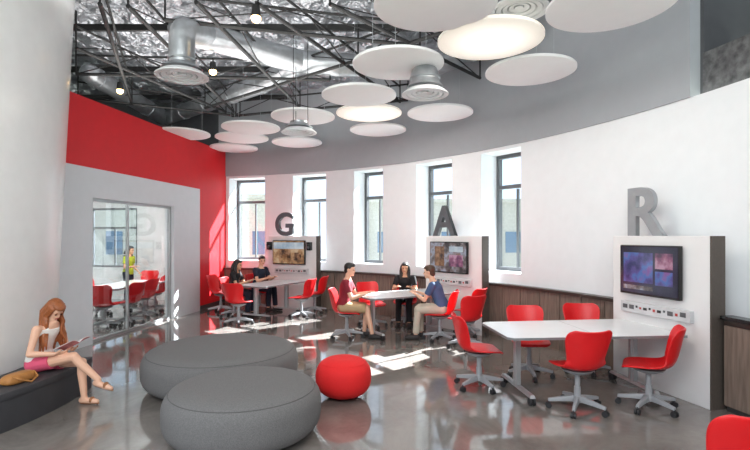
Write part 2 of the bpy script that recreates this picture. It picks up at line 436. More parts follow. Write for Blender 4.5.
for cx,cy,lit,lab in discs:
    p=onz(cx,cy,4.04)
    t=thing('disc_light' if lit else 'acoustic_disc',lab,'disc light' if lit else 'ceiling disc',p,group=GD)
    mb=MB(); mb.lathe([(0,.0),(.575,0),(.6,.012),(.6,.038),(.59,.05),(0,.05)],n=64)
    mb.build('disc_panel','disc_lit' if lit else 'disc_white',t)
    for k in range(3):
        a=2*math.pi*k/3+.4; c=MB(); c.cyl((.42*math.cos(a),.42*math.sin(a),.05),(.42*math.cos(a),.42*math.sin(a),CZ-.2-4.04),.003,n=6); c.build('suspension_cable','galv',t)
    if lit:
        mb=MB(); mb.lathe([(.3,.05),(.3,.12),(.28,.13),(0,.13)],n=32); mb.build('lamp_housing','disc_white',t)
# diffusers
def hi(px,py,z): return onz(px,py,z)
def diffuser(cx,cy,z,r,path,lab,dr=.5):
    p=onz(cx,cy,z); t=thing('air_diffuser',lab,'air vent',p)
    for k,(a,b) in enumerate(((1,.82),(.76,.6),(.54,.4),(.34,.18))):
        mb=MB(); mb.lathe([(r*a,.0+.01*k),(r*a,.012+.01*k),(r*b*.92,.07+.012*k),(r*b*.9,.06+.012*k),(r*b,.0+.014*k)],n=40)
        vs=mb.v; m2=MB(); n=40; k5=5
        m2.v=list(vs); m2.f=[(i*n+j,i*n+(j+1)%n,((i+1)%k5)*n+(j+1)%n,((i+1)%k5)*n+j) for i in range(k5) for j in range(n)]
        m2.build('diffuser_ring','diff_white',t)
    mb=MB(); mb.lathe([(0,.03),(r*.14,.03),(r*.12,.07),(0,.07)],n=24); mb.build('diffuser_core','diff_white',t)
    mb=MB(); mb.lathe([(0,.10),(r*.78,.10),(r*dr,.17),(r*dr,.20),(0,.20)],n=32); mb.build('diffuser_neck','galv',t)
    if path:
        pts=[V((0,0,.18))]+[V(q)-p for q in path]
        sm=[pts[0]]
        for i in range(1,len(pts)-1):
            a=pts[i].lerp(pts[i-1],min(.45,.18/(pts[i]-pts[i-1]).length)); b=pts[i].lerp(pts[i+1],min(.45,.18/(pts[i]-pts[i+1]).length))
            for k in range(6):
                f=k/5; sm.append(a.lerp(pts[i],f).lerp(pts[i].lerp(b,f),f))
        sm.append(pts[-1])
        mb=MB(); mb.sweep(sm,r*dr*.98,28); mb.build('duct_drop','galv',t)
        mb=MB(); mb.torus((0,0,.22),r*dr,.014,n=32); mb.build('duct_collar','galv',t)
    else:
        for k in range(3):
            a=2*math.pi*k/3; mb=MB(); mb.cyl((r*.5*math.cos(a),r*.5*math.sin(a),.12),(r*.5*math.cos(a),r*.5*math.sin(a),CZ-.2-z),.006,n=6); mb.build('hanger_rod','black_metal',t)
    return p
def above(cx,cy,z,py):
    q=onz(cx,cy,z); q.z=EYE+(236-py)*q.y/F; return q
diffuser(182,77,3.85,.33,[above(182,77,3.85,30),hi(206,34,5.0)],'round air diffuser on a silver duct drop, left above the red wall')
diffuser(425,95,3.68,.31,[above(425,95,3.68,76),hi(418,72,4.9)],'round air diffuser on a duct drop in the middle of the discs',.62)
diffuser(519,11,4.25,.32,None,'round air diffuser at the top, between the large discs')
diffuser(299,133,3.62,.31,None,'small distant round air diffuser among the far discs')
dt=thing('air_duct','network of silver round ducts running under the foil above the discs','duct',(0,0,0))
def duct(pts,r):
    pts=[V(q) for q in pts]
    mb=MB()
    for i in range(len(pts)-1): mb.cyl(pts[i],pts[i+1],r,n=28)
    for q in pts: mb.ell(q,r*.999,nu=28,nv=14)
    pp=mb.build('duct_pipe','galv',dt)
    for i in range(len(pts)-1):
        a,b=pts[i],pts[i+1]; L=(b-a).length; k=1
        d=(b-a).normalized()
        while k*1.1<L:
            c=a+d*k*1.1; mb=MB(); mb.cyl(c-d*.02,c+d*.02,r+.014,n=28); mb.build('duct_joint','galv',pp); k+=1
duct([hi(182,30,5.0),hi(300,62,5.0),hi(425,70,5.0)],.21)
duct([hi(165,118,5.0),hi(262,84,5.0),hi(300,62,5.0)],.19)
duct([hi(425,70,5.0),hi(520,30,5.1)],.19)
duct([hi(165,118,5.0),hi(90,74,5.0)],.19)
# trusses
def truss(a,b,lab,z=4.72,h=.34):
    p=hi(a[0],a[1],z); q=hi(b[0],b[1],z); t=thing('roof_truss',lab,'roof truss',p)
    d=q-p; L=d.length; u=d.normalized(); up=V((0,0,h)); O=V((0,0,0))
    for zz,rr in ((O,.03),(up,.02)):
        mb=MB(); mb.cyl(zz,d+zz,rr,n=8); mb.build('chord','black_metal',t)
    n=max(1,int(L/2.0)); mb=MB()
    for i in range(n):
        s0=u*(L*i/n); s1=u*(L*(i+.5)/n); s2=u*(L*(i+1)/n)
        mb.cyl(s0,s1+up,.010,n=6); mb.cyl(s1+up,s2,.010,n=6)
    mb.build('web_bars','black_metal',t)
    for e in (O,d):
        mb=MB(); mb.cyl(e,e+V((0,0,CZ-.2-z)),.014,n=6); mb.build('hanger_rod','black_metal',t)
TR=[((78,98),(240,116),'black roof truss running along the top of the red wall'),
((76,48),(226,112),'black roof truss slanting down from the drum to the far corner'),
((128,6),(236,114),'black roof truss from the top edge to the far corner'),
((165,20),(420,46),'black roof truss crossing nearest the camera under the foil'),
((205,108),(358,60),'black roof truss slanting up right behind the left diffuser'),
((232,116),(408,100),'farthest black roof truss above the small diffuser'),
((258,4),(400,102),'black roof truss running away from the top edge toward the middle window'),
((358,60),(500,14),'black roof truss passing behind the large glowing disc'),
((330,4),(480,78),'black roof truss passing above the disc pair in the middle'),
((76,74),(330,80),'black roof truss crossing level behind the left diffuser'),
((196,2),(300,108),'black roof truss running back just right of the left diffuser'),
((100,4),(132,104),'black roof truss nearest the white drum')]
for a,b,l in TR: truss(a,b,l)
for k in range(4):
    y=6.0+k*2.0; x1=CX+math.sqrt((RW-.4)**2-(y-CY)**2)
    t=thing('roof_purlin','black steel purlin running across under the silver foil','roof beam',(0,y,CZ-.22),group='black purlins under the foil ceiling')
    mb=MB(); mb.box(((x1-9.2)/2,0,0),(x1+9.2,.03,.10)); mb.build('beam_web','black_metal',t,smooth=False)
    mb=MB(); mb.box(((x1-9.2)/2,0,-.055),(x1+9.2,.06,.012)); mb.build('beam_flange','black_metal',t,smooth=False)
for px,py,lab in((256,20,'small track spotlight glowing near the top edge under the foil'),(213,73,'small glowing track spotlight right of the left diffuser'),(120,92,'small glowing track spotlight above the red wall')):
    p=hi(px,py,4.5); t=thing('track_spotlight',lab,'spotlight',p)
    mb=MB(); mb.lathe([(0,.18),(.045,.18),(.06,.06),(.06,.04),(.05,.04),(.05,.05),(0,.06)],n=20); mb.build('lamp_body','black_metal',t)
    mb=MB(); mb.ell((0,0,.02),(.06,.06,.055)); mb.build('bulb','spot_glow',t)
    mb=MB(); mb.cyl((0,0,.18),(0,0,.24),.012,n=8); mb.build('stem','black_metal',t)
# ------------------------------------------------------------------ display panels, TVs, letters
PAN=[(th(662.5,RW-.3),'nearest','screen_dark','R',1.36,.86),(th(455.5,RW-.3),'middle','screen_grey','A',1.43,.96),(th(294,RW-.3),'farthest','screen_warm','G',1.43,.96)]
PICS={'R':[(-.17,.03,.52,.36,'screen_blue'),(.27,.12,.28,.18,'screen_rose'),(.27,-.08,.28,.16,'screen_blue'),(-.17,-.21,.52,.05,'screen_grey')],
'A':[(-.22,.02,.26,.38,'screen_brown'),(.22,-.06,.36,.22,'screen_rose'),(.22,.16,.36,.1,'screen_sky')],
'G':[(0,.17,.94,.16,'screen_sky'),(-.1,-.04,.34,.2,'screen_brown'),(.28,-.1,.22,.2,'screen_brown')]}
PR=RW-.385
for a,wd,scr,let,PL,TW in PAN:
    rz=a-R_(90); o=P(a,PR)
    t=thing('display_wall','%s freestanding white display panel with dark end, against the wood panelling'%wd,'display panel',o,rz,'white display panels')
    mb=MB(); mb.box((-.01,.09,.9),(PL,.18,1.8)); mb.build('panel_body','panel_white',t,smooth=False,bev=.006)
    mb=MB(); mb.box((PL/2,.09,.9),(.02,.18,1.8)); mb.build('end_panel','panel_side',t,smooth=False)
    mb=MB(); mb.box((-.0,-.03,.93),(.98,.06,.13)); st=mb.build('power_strip','strip_grey',t,smooth=False,bev=.004); st['label']='pale grey outlet strip under the screen'
    xx=-.45
    for k,(w_,h_,mt) in enumerate(((.07,.05,'outlet'),(.07,.05,'outlet'),(.025,.025,'outlet_dark'),(.025,.025,'outlet_red'),(.05,.03,'outlet_dark'),(.025,.025,'outlet_dark'),(.03,.03,'outlet_red'),(.05,.03,'outlet_dark'),(.025,.025,'outlet'),(.07,.05,'outlet'),(.03,.03,'outlet_red'),(.07,.05,'outlet'))):
        mb=MB(); mb.box((xx+w_/2,-.062,.932+(.012 if k%3==2 else 0)),(w_,.006,h_)); mb.build('outlet',mt,st,smooth=False); xx+=w_+.032
    def loc(x,y,z,o=o,rz=rz): return o+Matrix.Rotation(rz,3,'Z')@V((x,y,z))
    tv=thing('television','flat screen television on the %s display panel'%wd,'television',loc(-.06,0,1.39),rz,'wall televisions')
    mb=MB(); mb.box((0,-.045,0),(TW,.05,.60)); mb.build('tv_casing','tv_black',tv,smooth=False,bev=.006)
    mb=MB(); mb.box((0,-.0715,.004),(TW-.04,.003,.555)); sc=mb.build('screen',scr,tv,smooth=False)
    k_=(TW-.04)/.96
    for (x,z,w_,h_,mt) in PICS[let]:
        mb=MB(); mb.box((x*k_,-.0735,z),(w_*k_,.001,h_)); mb.build('picture',mt,sc,smooth=False)
    mb=MB(); mb.box((0,-.01,0),(.4,.02,.3)); mb.build('wall_bracket','black_metal',tv,smooth=False)
    cu=bpy.data.curves.new('letter','FONT'); cu.body=let; cu.size=.84; cu.extrude=.03 if let=='R' else .04; cu.offset=.018; cu.align_x='CENTER'; cu.bevel_depth=.0
    ob=bpy.data.objects.new('tmp',cu); COL.objects.link(ob)
    dg=bpy.context.evaluated_depsgraph_get(); dg.update(); me=bpy.data.meshes.new_from_object(ob.evaluated_get(dg)); bpy.data.objects.remove(ob)
    zs_=[v.co.y for v in me.vertices]; y0=min(zs_); k=.6/(max(zs_)-y0); kx=k*(1.12 if let=='R' else 1.0)
    for v in me.vertices: x,y,z=v.co; v.co=(x*kx,-z,(y-y0)*k)
    me.update()
    bm=bmesh.new(); bm.from_mesh(me); bmesh.ops.recalc_face_normals(bm,faces=bm.faces); bm.to_mesh(me); bm.free()
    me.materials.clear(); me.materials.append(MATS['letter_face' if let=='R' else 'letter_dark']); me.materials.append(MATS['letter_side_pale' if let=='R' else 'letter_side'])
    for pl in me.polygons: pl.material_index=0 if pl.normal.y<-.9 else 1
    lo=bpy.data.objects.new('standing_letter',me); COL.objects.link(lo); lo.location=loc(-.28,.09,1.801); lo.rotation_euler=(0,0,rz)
    tag(lo,'grey standing block letter %s on top of the %s display panel'%(let,wd),'letter',"letters along the panel tops")
    if wd=='farthest':
        for sgn,l in((-1,'left'),(1,'right')):
            sp=thing('loudspeaker','small black loudspeaker %s of the farthest television'%l,'speaker',loc(-.06+sgn*.6,0,1.55),rz,'speakers beside the far television')
            mb=MB(); mb.box((0,-.05,0),(.11,.1,.2)); mb.build('speaker_box','tv_black',sp,smooth=False,bev=.006)
            mb=MB(); mb.cyl((0,-.1,-.03),(0,-.106,-.03),.04,n=20); mb.build('speaker_cone','outlet',sp)
# low cabinet right of the nearest panel
ac=PAN[0][0]-.70/ (RW-.3)-.003; ae=ac-.26
lc=thing('low_cabinet','low brown wood cabinet with dark top right of the nearest display panel','cabinet',(0,0,0))
mb=MB(); arcring(mb,ae,ac,RW-.235,RW-.155,0.06,.895,12); mb.build('cabinet_body','wood_cap',lc,smooth=False)
for k in range(5):
    a=ae+(ac-ae)*k/5+.0007; b=ae+(ac-ae)*(k+1)/5-.0007
    mb=MB(); arcring(mb,a,b,RW-.255,RW-.236,.07,.885,4); dd=mb.build('cabinet_door','wood',lc,smooth=False)
mb=MB(); arcring(mb,ae,ac,RW-.21,RW-.155,0,.06,12); mb.build('plinth','baseboard',lc,smooth=False)
mb=MB(); arcring(mb,ae,ac,RW-.30,RW-.153,.9475,.985,12); mb.build('countertop','tv_black',lc,smooth=False)
mb=MB(); arcring(mb,ae,ac,RW-.25,RW-.156,.896,.9470,12); mb.build('top_rail','wood_cap',lc,smooth=False)
# ------------------------------------------------------------------ ottomans
def ottoman(x,y,R,h,lab,mat,cat='ottoman',name='ottoman'):
    t=thing(name,lab,cat,(x,y,0))
    prof=[(0,.02)]; big=name=='ottoman'; e=.27 if big else .24
    for k in range(33):
        a=-math.pi/2+math.pi*k/32
        ca,sa=math.cos(a),math.sin(a)
        ex=2/2.9 if big else 2/2.4
        q=abs(ca)**ex; zz=math.copysign(abs(sa)**ex,sa)
        prof.append((R-e+e*q,.02+(h-.03)*(.5+.5*zz)))
    prof.append(((R-e)*.6,h-.004)); prof.append((0,h))
    mb=MB(); mb.lathe(prof,n=72)
    mb.build('cushion',mat,t)
    for p in t.children[0].data.polygons: p.use_smooth=True
    mb=MB(); mb.lathe([(0,0),(R-e-.02,0),(R-e-.02,.03),(0,.03)],n=48); mb.build('base_plate','caster',t)
    r_,z_=prof[25]
    mb=MB(); mb.torus((0,0,z_),r_-.001,.004,n=90); mb.build('seam','seam_fabric' if mat=='grey_fabric' else mat,t)
ottoman(*pix(244,4.38)[:2],.70,.48,'front large round charcoal grey fabric ottoman, cropped at the bottom','grey_fabric')
ottoman(*pix(222.5,5.86)[:2],.91,.48,'wide round charcoal grey ottoman behind the front one','grey_fabric')
ottoman(*pix(343.5,5.36)[:2],.31,.46,'small round bright red fabric pouf beside the grey ottomans','red_fabric','pouf','pouf')
# ------------------------------------------------------------------ chairs
def cat(pts,n):
    out=[]; m=len(pts)-1
    for i in range(n):
        f=i/(n-1)*m; k=min(int(f),m-1); t=f-k
        p=[pts[max(0,min(m,k+j))] for j in(-1,0,1,2)]
        out.append(tuple(.5*((2*p[1][c])+(-p[0][c]+p[2][c])*t+(2*p[0][c]-5*p[1][c]+4*p[2][c]-p[3][c])*t*t+(-p[0][c]+3*p[1][c]-3*p[2][c]+p[3][c])*t**3) for c in range(len(pts[0]))))
    return out
def shell():
    pr=[(.235,.425,.15,.0),(.22,.447,.205,.005),(.13,.452,.235,.014),(.0,.443,.24,.03),(-.12,.443,.232,.05),(-.20,.47,.215,.08),(-.245,.54,.205,.10),(-.272,.64,.225,.105),(-.295,.75,.245,.10),(-.315,.825,.232,.08),(-.325,.865,.175,.05)]
    sm=cat(pr,26); mb=MB(); nu=15
    for i,(y,z,w,c) in enumerate(sm):
        a=sm[max(0,i-1)]; b=sm[min(len(sm)-1,i+1)]
        ty,tz=b[0]-a[0],b[1]-a[1]; l=math.hypot(ty,tz); ny,nz=tz/l,-ty/l
        for j in range(nu):
            u=-1+2*j/(nu-1); k=abs(u)**2.2*c
            mb.v.append((u*w,y+ny*k,z+nz*k))
    for i in range(len(sm)-1):
        for j in range(nu-1): mb.f.append((i*nu+j,i*nu+j+1,(i+1)*nu+j+1,(i+1)*nu+j))
    return mb
GC='red swivel chairs'
def make_chair(lab):
    t=thing('swivel_chair',lab,'chair',group=GC)
    shell().build('seat_shell','red_plastic',t,sol=.02,sub=1)
    for p in t.children[0].data.polygons: p.use_smooth=True
    mb=MB(); mb.lathe([(0,.37),(.06,.37),(.14,.40),(.16,.425),(0,.425)],n=24); mb.build('seat_mount','chair_grey',t)
    mb=MB(); mb.cyl((0,0,.10),(0,0,.24),.036,.034,n=16); mb.cyl((0,0,.13),(0,0,.38),.027,n=16); mb.build('gas_column','chair_grey',t)
    mb=MB(); mb.lathe([(0,.085),(.055,.085),(.06,.12),(.045,.15),(0,.15)],n=20); mb.build('base_hub','chair_grey',t)
    for k in range(5):
        a=2*math.pi*k/5+.3; c,s=math.cos(a),math.sin(a); mb=MB()
        rings=[]
        for rr,z,w,h in((.03,.12,.03,.03),(.16,.105,.024,.022),(.29,.085,.018,.015)):
            ce=V((rr*c,rr*s,z)); sd=V((-s,c,0)); rings.append([ce+sd*w*q+V((0,0,h*p)) for q,p in((-1,-1),(1,-1),(.7,1),(-.7,1))])
        mb.loft(rings); lg=mb.build('base_leg','chair_grey',t,bev=.003)
        mb=MB(); ce=V((.285*c,.285*s,.03)); dv=V((-s,c,0))
        mb.cyl(ce-dv*.024,ce-dv*.006,.03,n=16); mb.cyl(ce+dv*.006,ce+dv*.024,.03,n=16); mb.cyl(ce-dv*.01,ce+dv*.01,.012,n=8); mb.cyl(ce,ce+V((0,0,.05)),.009,n=8)
        mb.build('caster','caster',lg)
    return t
def face(dx,dy): return math.atan2(-dx,dy)
chair0=None
def chair(x,y,dx,dy,lab,group=None):
    global chair0
    rz=face(dx,dy)
    if chair0 is None:
        chair0=make_chair(lab); chair0.location=(x,y,0); chair0.rotation_euler=(0,0,rz); return chair0
    return dup(chair0,(x,y,0),rz,lab,group)
# ------------------------------------------------------------------ tables
def table(x,y,ax,L,Wd,lab,h=.74):
    rz=math.atan2(ax[1],ax[0]); t=thing('meeting_table',lab,'table',(x,y,0),rz,'white meeting tables')
    def poly(o): 
        w0,w1=Wd*.46+o,Wd*.5+o; r=.06
        return [(-L/2-o+r,-w0),(L/2+o,-w1),(L/2+o,w1),(-L/2-o+r,w0),(-L/2-o,w0-r),(-L/2-o,-w0+r)]
    p=poly(0); mb=MB(); mb.loft([[V((a,b,h-.026)) for a,b in p],[V((a,b,h)) for a,b in p]]); mb.build('tabletop','table_white',t,smooth=False)
    p=poly(.004); mb=MB(); mb.loft([[V((a,b,h-.03)) for a,b in p],[V((a,b,h-.004)) for a,b in p]]); mb.build('edge_band','table_edge',t,smooth=False)
    mb=MB(); mb.box((.02,0,h+.0003),(.006,Wd*.955,.0012)); mb.build('panel_joint','table_edge',t,smooth=False)
    for sx_ in(-1,1):
        x0=sx_*L*.36
        mb=MB(); mb.cyl((x0,0,.10),(x0,0,h-.06),.038,n=20); mb.box((x0,0,.42),(.05,.10,.6)); mb.build('leg','alu' ,t)
        mb=MB(); mb.box((x0,0,h-.045),(.08,Wd*.7,.03)); mb.build('support_bar','alu',t,smooth=False)
        mb=MB(); mb.loft([[V((x0+a*.03,b*Wd*.42,.085)) for a,b in((-1,-1),(1,-1),(1,1),(-1,1))],[V((x0+a*.022,b*Wd*.40,.115)) for a,b in((-1,-1),(1,-1),(1,1),(-1,1))]]); ft=mb.build('foot','alu',t,smooth=False)
        for sy in(-1,1):
            mb=MB(); yy=sy*Wd*.39; mb.cyl((x0-.03,yy,.04),(x0-.01,yy,.04),.04,n=18); mb.cyl((x0+.01,yy,.04),(x0+.03,yy,.04),.04,n=18); mb.cyl((x0-.012,yy,.04),(x0+.012,yy,.04),.012,n=8); mb.cyl((x0,yy,.05),(x0,yy,.09),.01,n=8)
            mb.build('caster','caster',ft)
    mb=MB(); mb.box((0,0,h-.07),(L*.72,.05,.04)); mb.build('crossbar','alu',t,smooth=False)
def norm2(a): 
    l=math.hypot(*a); return (a[0]/l,a[1]/l)
t1=norm2((1,.10)); table(2.32,5.55,t1,1.95,1.02,'white table at the nearest display panel, empty of people')
t2=norm2((.85,.5)); table(.50,8.88,t2,1.75,.9,'white table at the middle display panel, three people around it')
t3=norm2((.437,.9)); table(-2.33,10.85,t3,1.5,.85,'white table at the farthest display panel, two people at it')
chair(1.24,5.72,1,.05,'red swivel chair at the left end of the nearest table')
chair(1.98,6.17,-.05,-1,'red swivel chair behind the nearest table, left of the two backs showing over it')
chair(2.80,6.36,-.1,-1,'red swivel chair behind the nearest table, right of the two backs showing over it')
chair(2.10,4.98,-.12,1,'red swivel chair with its back to the camera at the front of the nearest table')
chair(2.86,5.02,-.85,.5,'red swivel chair turned left at the front right corner of the nearest table')
chair(1.99,2.78,-.1,1,'red chair back cropped in the bottom right corner')
chair(-.50,8.50,1,-.06,'red swivel chair under the man in the maroon shirt')
chair(.62,9.82,-.15,-1,'red swivel chair under the woman in black behind the middle table')
chair(1.12,8.30,-1,.30,'red swivel chair under the man in the blue shirt')
chair(1.46,7.76,-.45,.9,'empty red swivel chair in front of and right of the man in the blue shirt')
chair(1.70,8.72,-.7,.6,'empty red swivel chair beside the middle display panel, right of the blue shirted man')
chair(-.06,9.52,.45,-.9,'empty red swivel chair behind the left side of the middle table')
chair(-3.15,10.75,.95,-.15,'red swivel chair under the dark haired woman at the farthest table')
chair(-2.82,11.72,.9,-.45,'red swivel chair under the man in navy at the farthest table')
chair(-3.66,11.40,1,-.2,'empty red swivel chair by the red wall, left of the farthest table')
chair(-2.78,9.78,.3,.9,'empty red swivel chair at the near end of the farthest table')
chair(-1.62,10.55,-1,.35,'empty red swivel chair right of the farthest table, nearer of two')
chair(-1.42,11.25,-1,.2,'empty red swivel chair right of the farthest table, against the far display panel')
def pxs(px,d): p=pix(px,d); return p.x,p.y
GM='red chairs in the meeting room'
tx,ty=pxs(126,10.6); table(tx,ty,norm2((.135,1)),2.0,1.0,'white table inside the glazed meeting room')
for px,d,dx,dy,l in((104,9.35,-.1,1,'red swivel chair nearest the glass door in the meeting room, leftmost'),(128,9.8,-1,.2,'red swivel chair by the glass, front of the meeting room table'),(143,10.6,-1,.1,'red swivel chair at the middle of the glass side of the meeting room table'),(155,11.5,-1,-.1,'red swivel chair at the far end of the glass side of the meeting room table'),(98,10.9,1,.1,'red swivel chair on the far side of the meeting room table, leftmost'),(146,12.7,0,-1,'red swivel chair at the far head of the meeting room table')):
    x,y=pxs(px,d); chair(x,y,dx,dy,l,GM)
# ------------------------------------------------------------------ people
def ik(Sh,Wt,a,b,hint):
    d=Wt-Sh; L=d.length
    if L>a+b-.005: Wt=Sh+d*((a+b-.005)/L); d=Wt-Sh; L=d.length
    n=d.normalized(); x=(a*a-b*b+L*L)/(2*L); h=math.sqrt(max(0,a*a-x*x)); q=(hint-n*hint.dot(n)).normalized()
    return Sh+n*x+q*h,Wt
def person(lab,loc,rz,p):
    t=thing('person',lab,'person',loc,rz)
    s=p.get('s',1.0); hip=V((0,p.get('hy',0),p['hz'])); ln=p['lean']; vox=p.get('vox',.008)
    u=V((0,math.sin(ln),math.cos(ln))); fw=V((0,math.cos(ln),-math.sin(ln))); X=V((1,0,0))
    fem=p.get('fem',0)
    prof=[(-.09,.10,.07),(-.04,.155,.11),(.05,.165,.115),(.17,.128 if fem else .145,.092),(.28,.135 if fem else .155,.10),(.36,.15 if fem else .17,.11),(.43,.15 if fem else .172,.092),(.475,.11,.075),(.51,.06,.056)]
    c2=p.get('curve',.0)
    def sp(f): return hip+u*(f*s)+fw*(c2*max(0,f-.2)*f*s*2)
    def rings(lo,hi_,g):
        out=[]
        for f,w,d in prof:
            if f<lo-1e-6 or f>hi_+1e-6: continue
            c=sp(f); out.append([c+X*((w*s+g)*math.cos(k*2*math.pi/20))+fw*((d*s+g)*math.sin(k*2*math.pi/20)) for k in range(20)])
        return out
    B=MB(); B.loft(rings(-1,1,0))
    nb=sp(.49); hc=sp(.52)+V((0,math.sin(ln)*.08+p.get('hf',.02),.135))*s
    B.cap(nb,hc+V((0,-.02,-.03))*s,.054*s,.05*s)
    mh=Matrix.Rotation(p.get('yaw',0),3,'Z')@Matrix.Rotation(-p.get('pitch',.15),3,'X')
    hs=s**.5
    def hp(x,y,z): return hc+mh@(V((x,y,z))*hs)
    def he(mb,c,r): mb.ell(hp(*c),[q*hs for q in r],mh,nu=18,nv=12)
    he(B,(0,-.005,.03),(.073,.09,.085)); he(B,(0,.028,-.035),(.057,.06,.072)); he(B,(0,.092,-.012),(.012,.02,.022)); he(B,(0,.07,-.085),(.026,.022,.02))
    for k in(-1,1): he(B,(k*.074,-.002,-.002),(.01,.02,.032)); he(B,(k*.03,.073,.024),(.02,.012,.007))
    he(B,(0,.083,-.05),(.024,.012,.012))
    hj=[hip+V((k*.088*s,0,-.005)) for k in(-1,1)]
    kn=[V(q) for q in p['knees']]; an=[V(q) for q in p['ankles']]; td=[V(q).normalized() for q in p['toes']]
    lr=(.086*s,.056*s,.052*s,.036*s)
    for i in range(2):
        mid=hj[i].lerp(kn[i],.5); B.chain([hj[i],mid,kn[i]],[lr[0],lr[0]*.86,lr[1]])
        cf=kn[i].lerp(an[i],.33); B.chain([kn[i],cf+V((0,-.008,0)),an[i]],[lr[1]*.95,lr[2],lr[3]])
        B.chain([an[i]+V((0,0,-.02)),an[i]-td[i]*.03+V((0,0,-.045)),an[i]+td[i]*.09+V((0,0,-.045+td[i].z*.02)),an[i]+td[i]*.15+V((0,0,-.05))],[.034,.03,.032,.022])
    shs=[sp(.435)+X*(k*(.172 if fem else .192)*s) for k in(-1,1)]; el=[];wr=[]
    for i,k in enumerate((-1,1)):
        e,w=ik(shs[i],V(p['hands'][i]),.285*s,.25*s,V(p.get('hint',[(-.5,-.3,-1),(.5,-.3,-1)])[i])); el.append(e);wr.append(w)
        B.chain([sp(.43)+X*(k*.1*s),shs[i],shs[i].lerp(e,.45),e],[.05*s,.052*s,.043*s,.036*s]); B.chain([e,e.lerp(w,.3),w],[.036*s,.037*s,.024*s])
        d=((w-e).normalized()+V(p.get('hdir',[(0,0,0),(0,0,0)])[i])).normalized(); pal=V(p.get('pal',[(0,0,-1),(0,0,-1)])[i]); pal=(pal-d*pal.dot(d)).normalized(); sd=d.cross(pal)*(1 if k>0 else -1)
        mm=Matrix((sd,d,pal)).transposed()
        B.ell(w+d*.05*s,(.037*s,.052*s,.016*s),mm)
        for q,(of,ll) in enumerate(((.028,.034),(.010,.038),(-.010,.035),(-.027,.028))):
            b0=w+d*.088*s+sd*of*s; d1=(d+pal*.25+sd*of*3).normalized(); d2=(d+pal*.9).normalized()
            B.chain([b0-d*.02,b0+d1*ll*s,b0+d1*ll*s+d2*ll*.9*s],[.0095,.009,.0075],n=8)
        tb=w+d*.03*s+sd*.026*s; B.chain([tb,tb+(d*.6+sd*.8+pal*.2).normalized()*.035*s,tb+(d*.6+sd*.8+pal*.2).normalized()*.035*s+(d*.9+sd*.2+pal*.4).normalized()*.03*s],[.013,.0105,.0085],n=8)
    B.build('body',p['skin'],t,vox=vox)
    for k in(-1,1):
        m_=MB(); he(m_,(k*.03,.0805,.006),(.012,.008,.007)); m_.build('eye','eye_dark',t)
        m_=MB(); he(m_,(k*.031,.084,.027),(.017,.006,.004)); m_.build('eyebrow',p['hair'],t)
    m_=MB(); he(m_,(0,.091,-.05),(.021,.008,.0075)); m_.build('mouth','lip',t)
    Hh=MB(); he(Hh,(0,-.022,.042),(.083,.095,.086)); he(Hh,(0,.02,.085),(.066,.07,.038)); he(Hh,(0,-.05,-.02),(.07,.055,.07))
    if p.get('long'):
        Lh=p['long']
        if p.get('loose'):
            for k in(-1,1):
                for si,(x0,y0,x1,y1,ln_,r0) in enumerate(((.062,.035,.098,.07,.30,.02),(.074,.012,.12,.04,.34,.022),(.076,-.02,.125,-.01,.36,.024),(.065,-.05,.105,-.05,.38,.026),(.035,-.075,.06,-.085,.40,.028))):
                    a=hp(k*x0,y0,.05); b=hp(k*x0*1.25,y0*1.05,-.07); pts=[a,b]; rs=[r0,r0*1.15]
                    for q in range(1,6):
                        f=q/5; wv=.013*math.sin(f*9+si*1.7)
                        pts.append(b+V((k*((x1-x0)*f*.9+wv),(y1-y0)*f*.8+wv*.8,-ln_*f*Lh/.3))); rs.append(r0*(1.15-.75*f*f))
                    Hh.chain(pts,rs)
            Hh.chain([hp(0,-.07,.03),hp(0,-.095,-.08),hp(0,-.095,-.08)+V((0,0,-.28))],[.05,.045,.025])
        else:
            for k in(-1,1):
                Hh.chain([hp(k*.07,-.01,.03),hp(k*.082,-.015,-.06),hp(k*.08,-.0,-.13)+V((0,0,-.04)),hp(k*.078,.0,-.13)+V((0,.02,-Lh))],[.03,.036,.04,.022])
            for kx in(-.045,0,.045): Hh.chain([hp(kx,-.075,.0),hp(kx*1.2,-.085,-.1),hp(kx*1.3,-.075,-.14)+V((0,-.03,-Lh))],[.045,.05,.03])
        he(Hh,(.0,.045,.085),(.06,.05,.03))
    Hh.build('hair',p['hair'],t,vox=vox)
    T=MB(); g=.013
    top_f=.475 if p['sleeve']!='none' else .43
    T.loft(rings(-.04,top_f,g))
    for i,k in enumerate((-1,1)):
        inn=sp(.43)+X*(k*.09*s)
        if p['sleeve']=='none':
            T.chain([sp(.40)+X*(k*.085*s)+fw*.085*s,sp(.475)+X*(k*.085*s)+fw*.03*s,sp(.46)+X*(k*.085*s)-fw*.07*s,sp(.38)+X*(k*.08*s)-fw*.09*s],[.018,.016,.016,.018])
        elif p['sleeve']=='short':
            T.chain([inn,shs[i]],[.062*s,.066*s]); T.cyl(shs[i],shs[i].lerp(el[i],.62),.064*s,.058*s)
        else:
            T.chain([inn,shs[i],el[i]],[.062*s,.064*s,.05*s]); T.cyl(el[i],el[i].lerp(wr[i],.9),.05*s,.036*s)
    T.build('shirt',p['top'],t,vox=vox)
    Q=MB(); Q.loft(rings(-.09,.17,g*.9))
    for i in range(2):
        if p['bottom']=='long':
            Q.chain([hj[i],kn[i]],[lr[0]+g,lr[1]+g+.004]); Q.cyl(kn[i],kn[i].lerp(an[i],.93),lr[1]+g,lr[3]+.022)
            Q.ell(kn[i],lr[1]+g)
        else:
            f=p.get('hem',.8); Q.ell(hj[i],lr[0]+g); Q.cyl(hj[i],hj[i].lerp(kn[i],f),lr[0]+g,lr[0]*(1-f)+lr[1]*f+g+.008)
    Q.build('trousers' if p['bottom']=='long' else 'shorts',p['bot'],t,vox=vox)
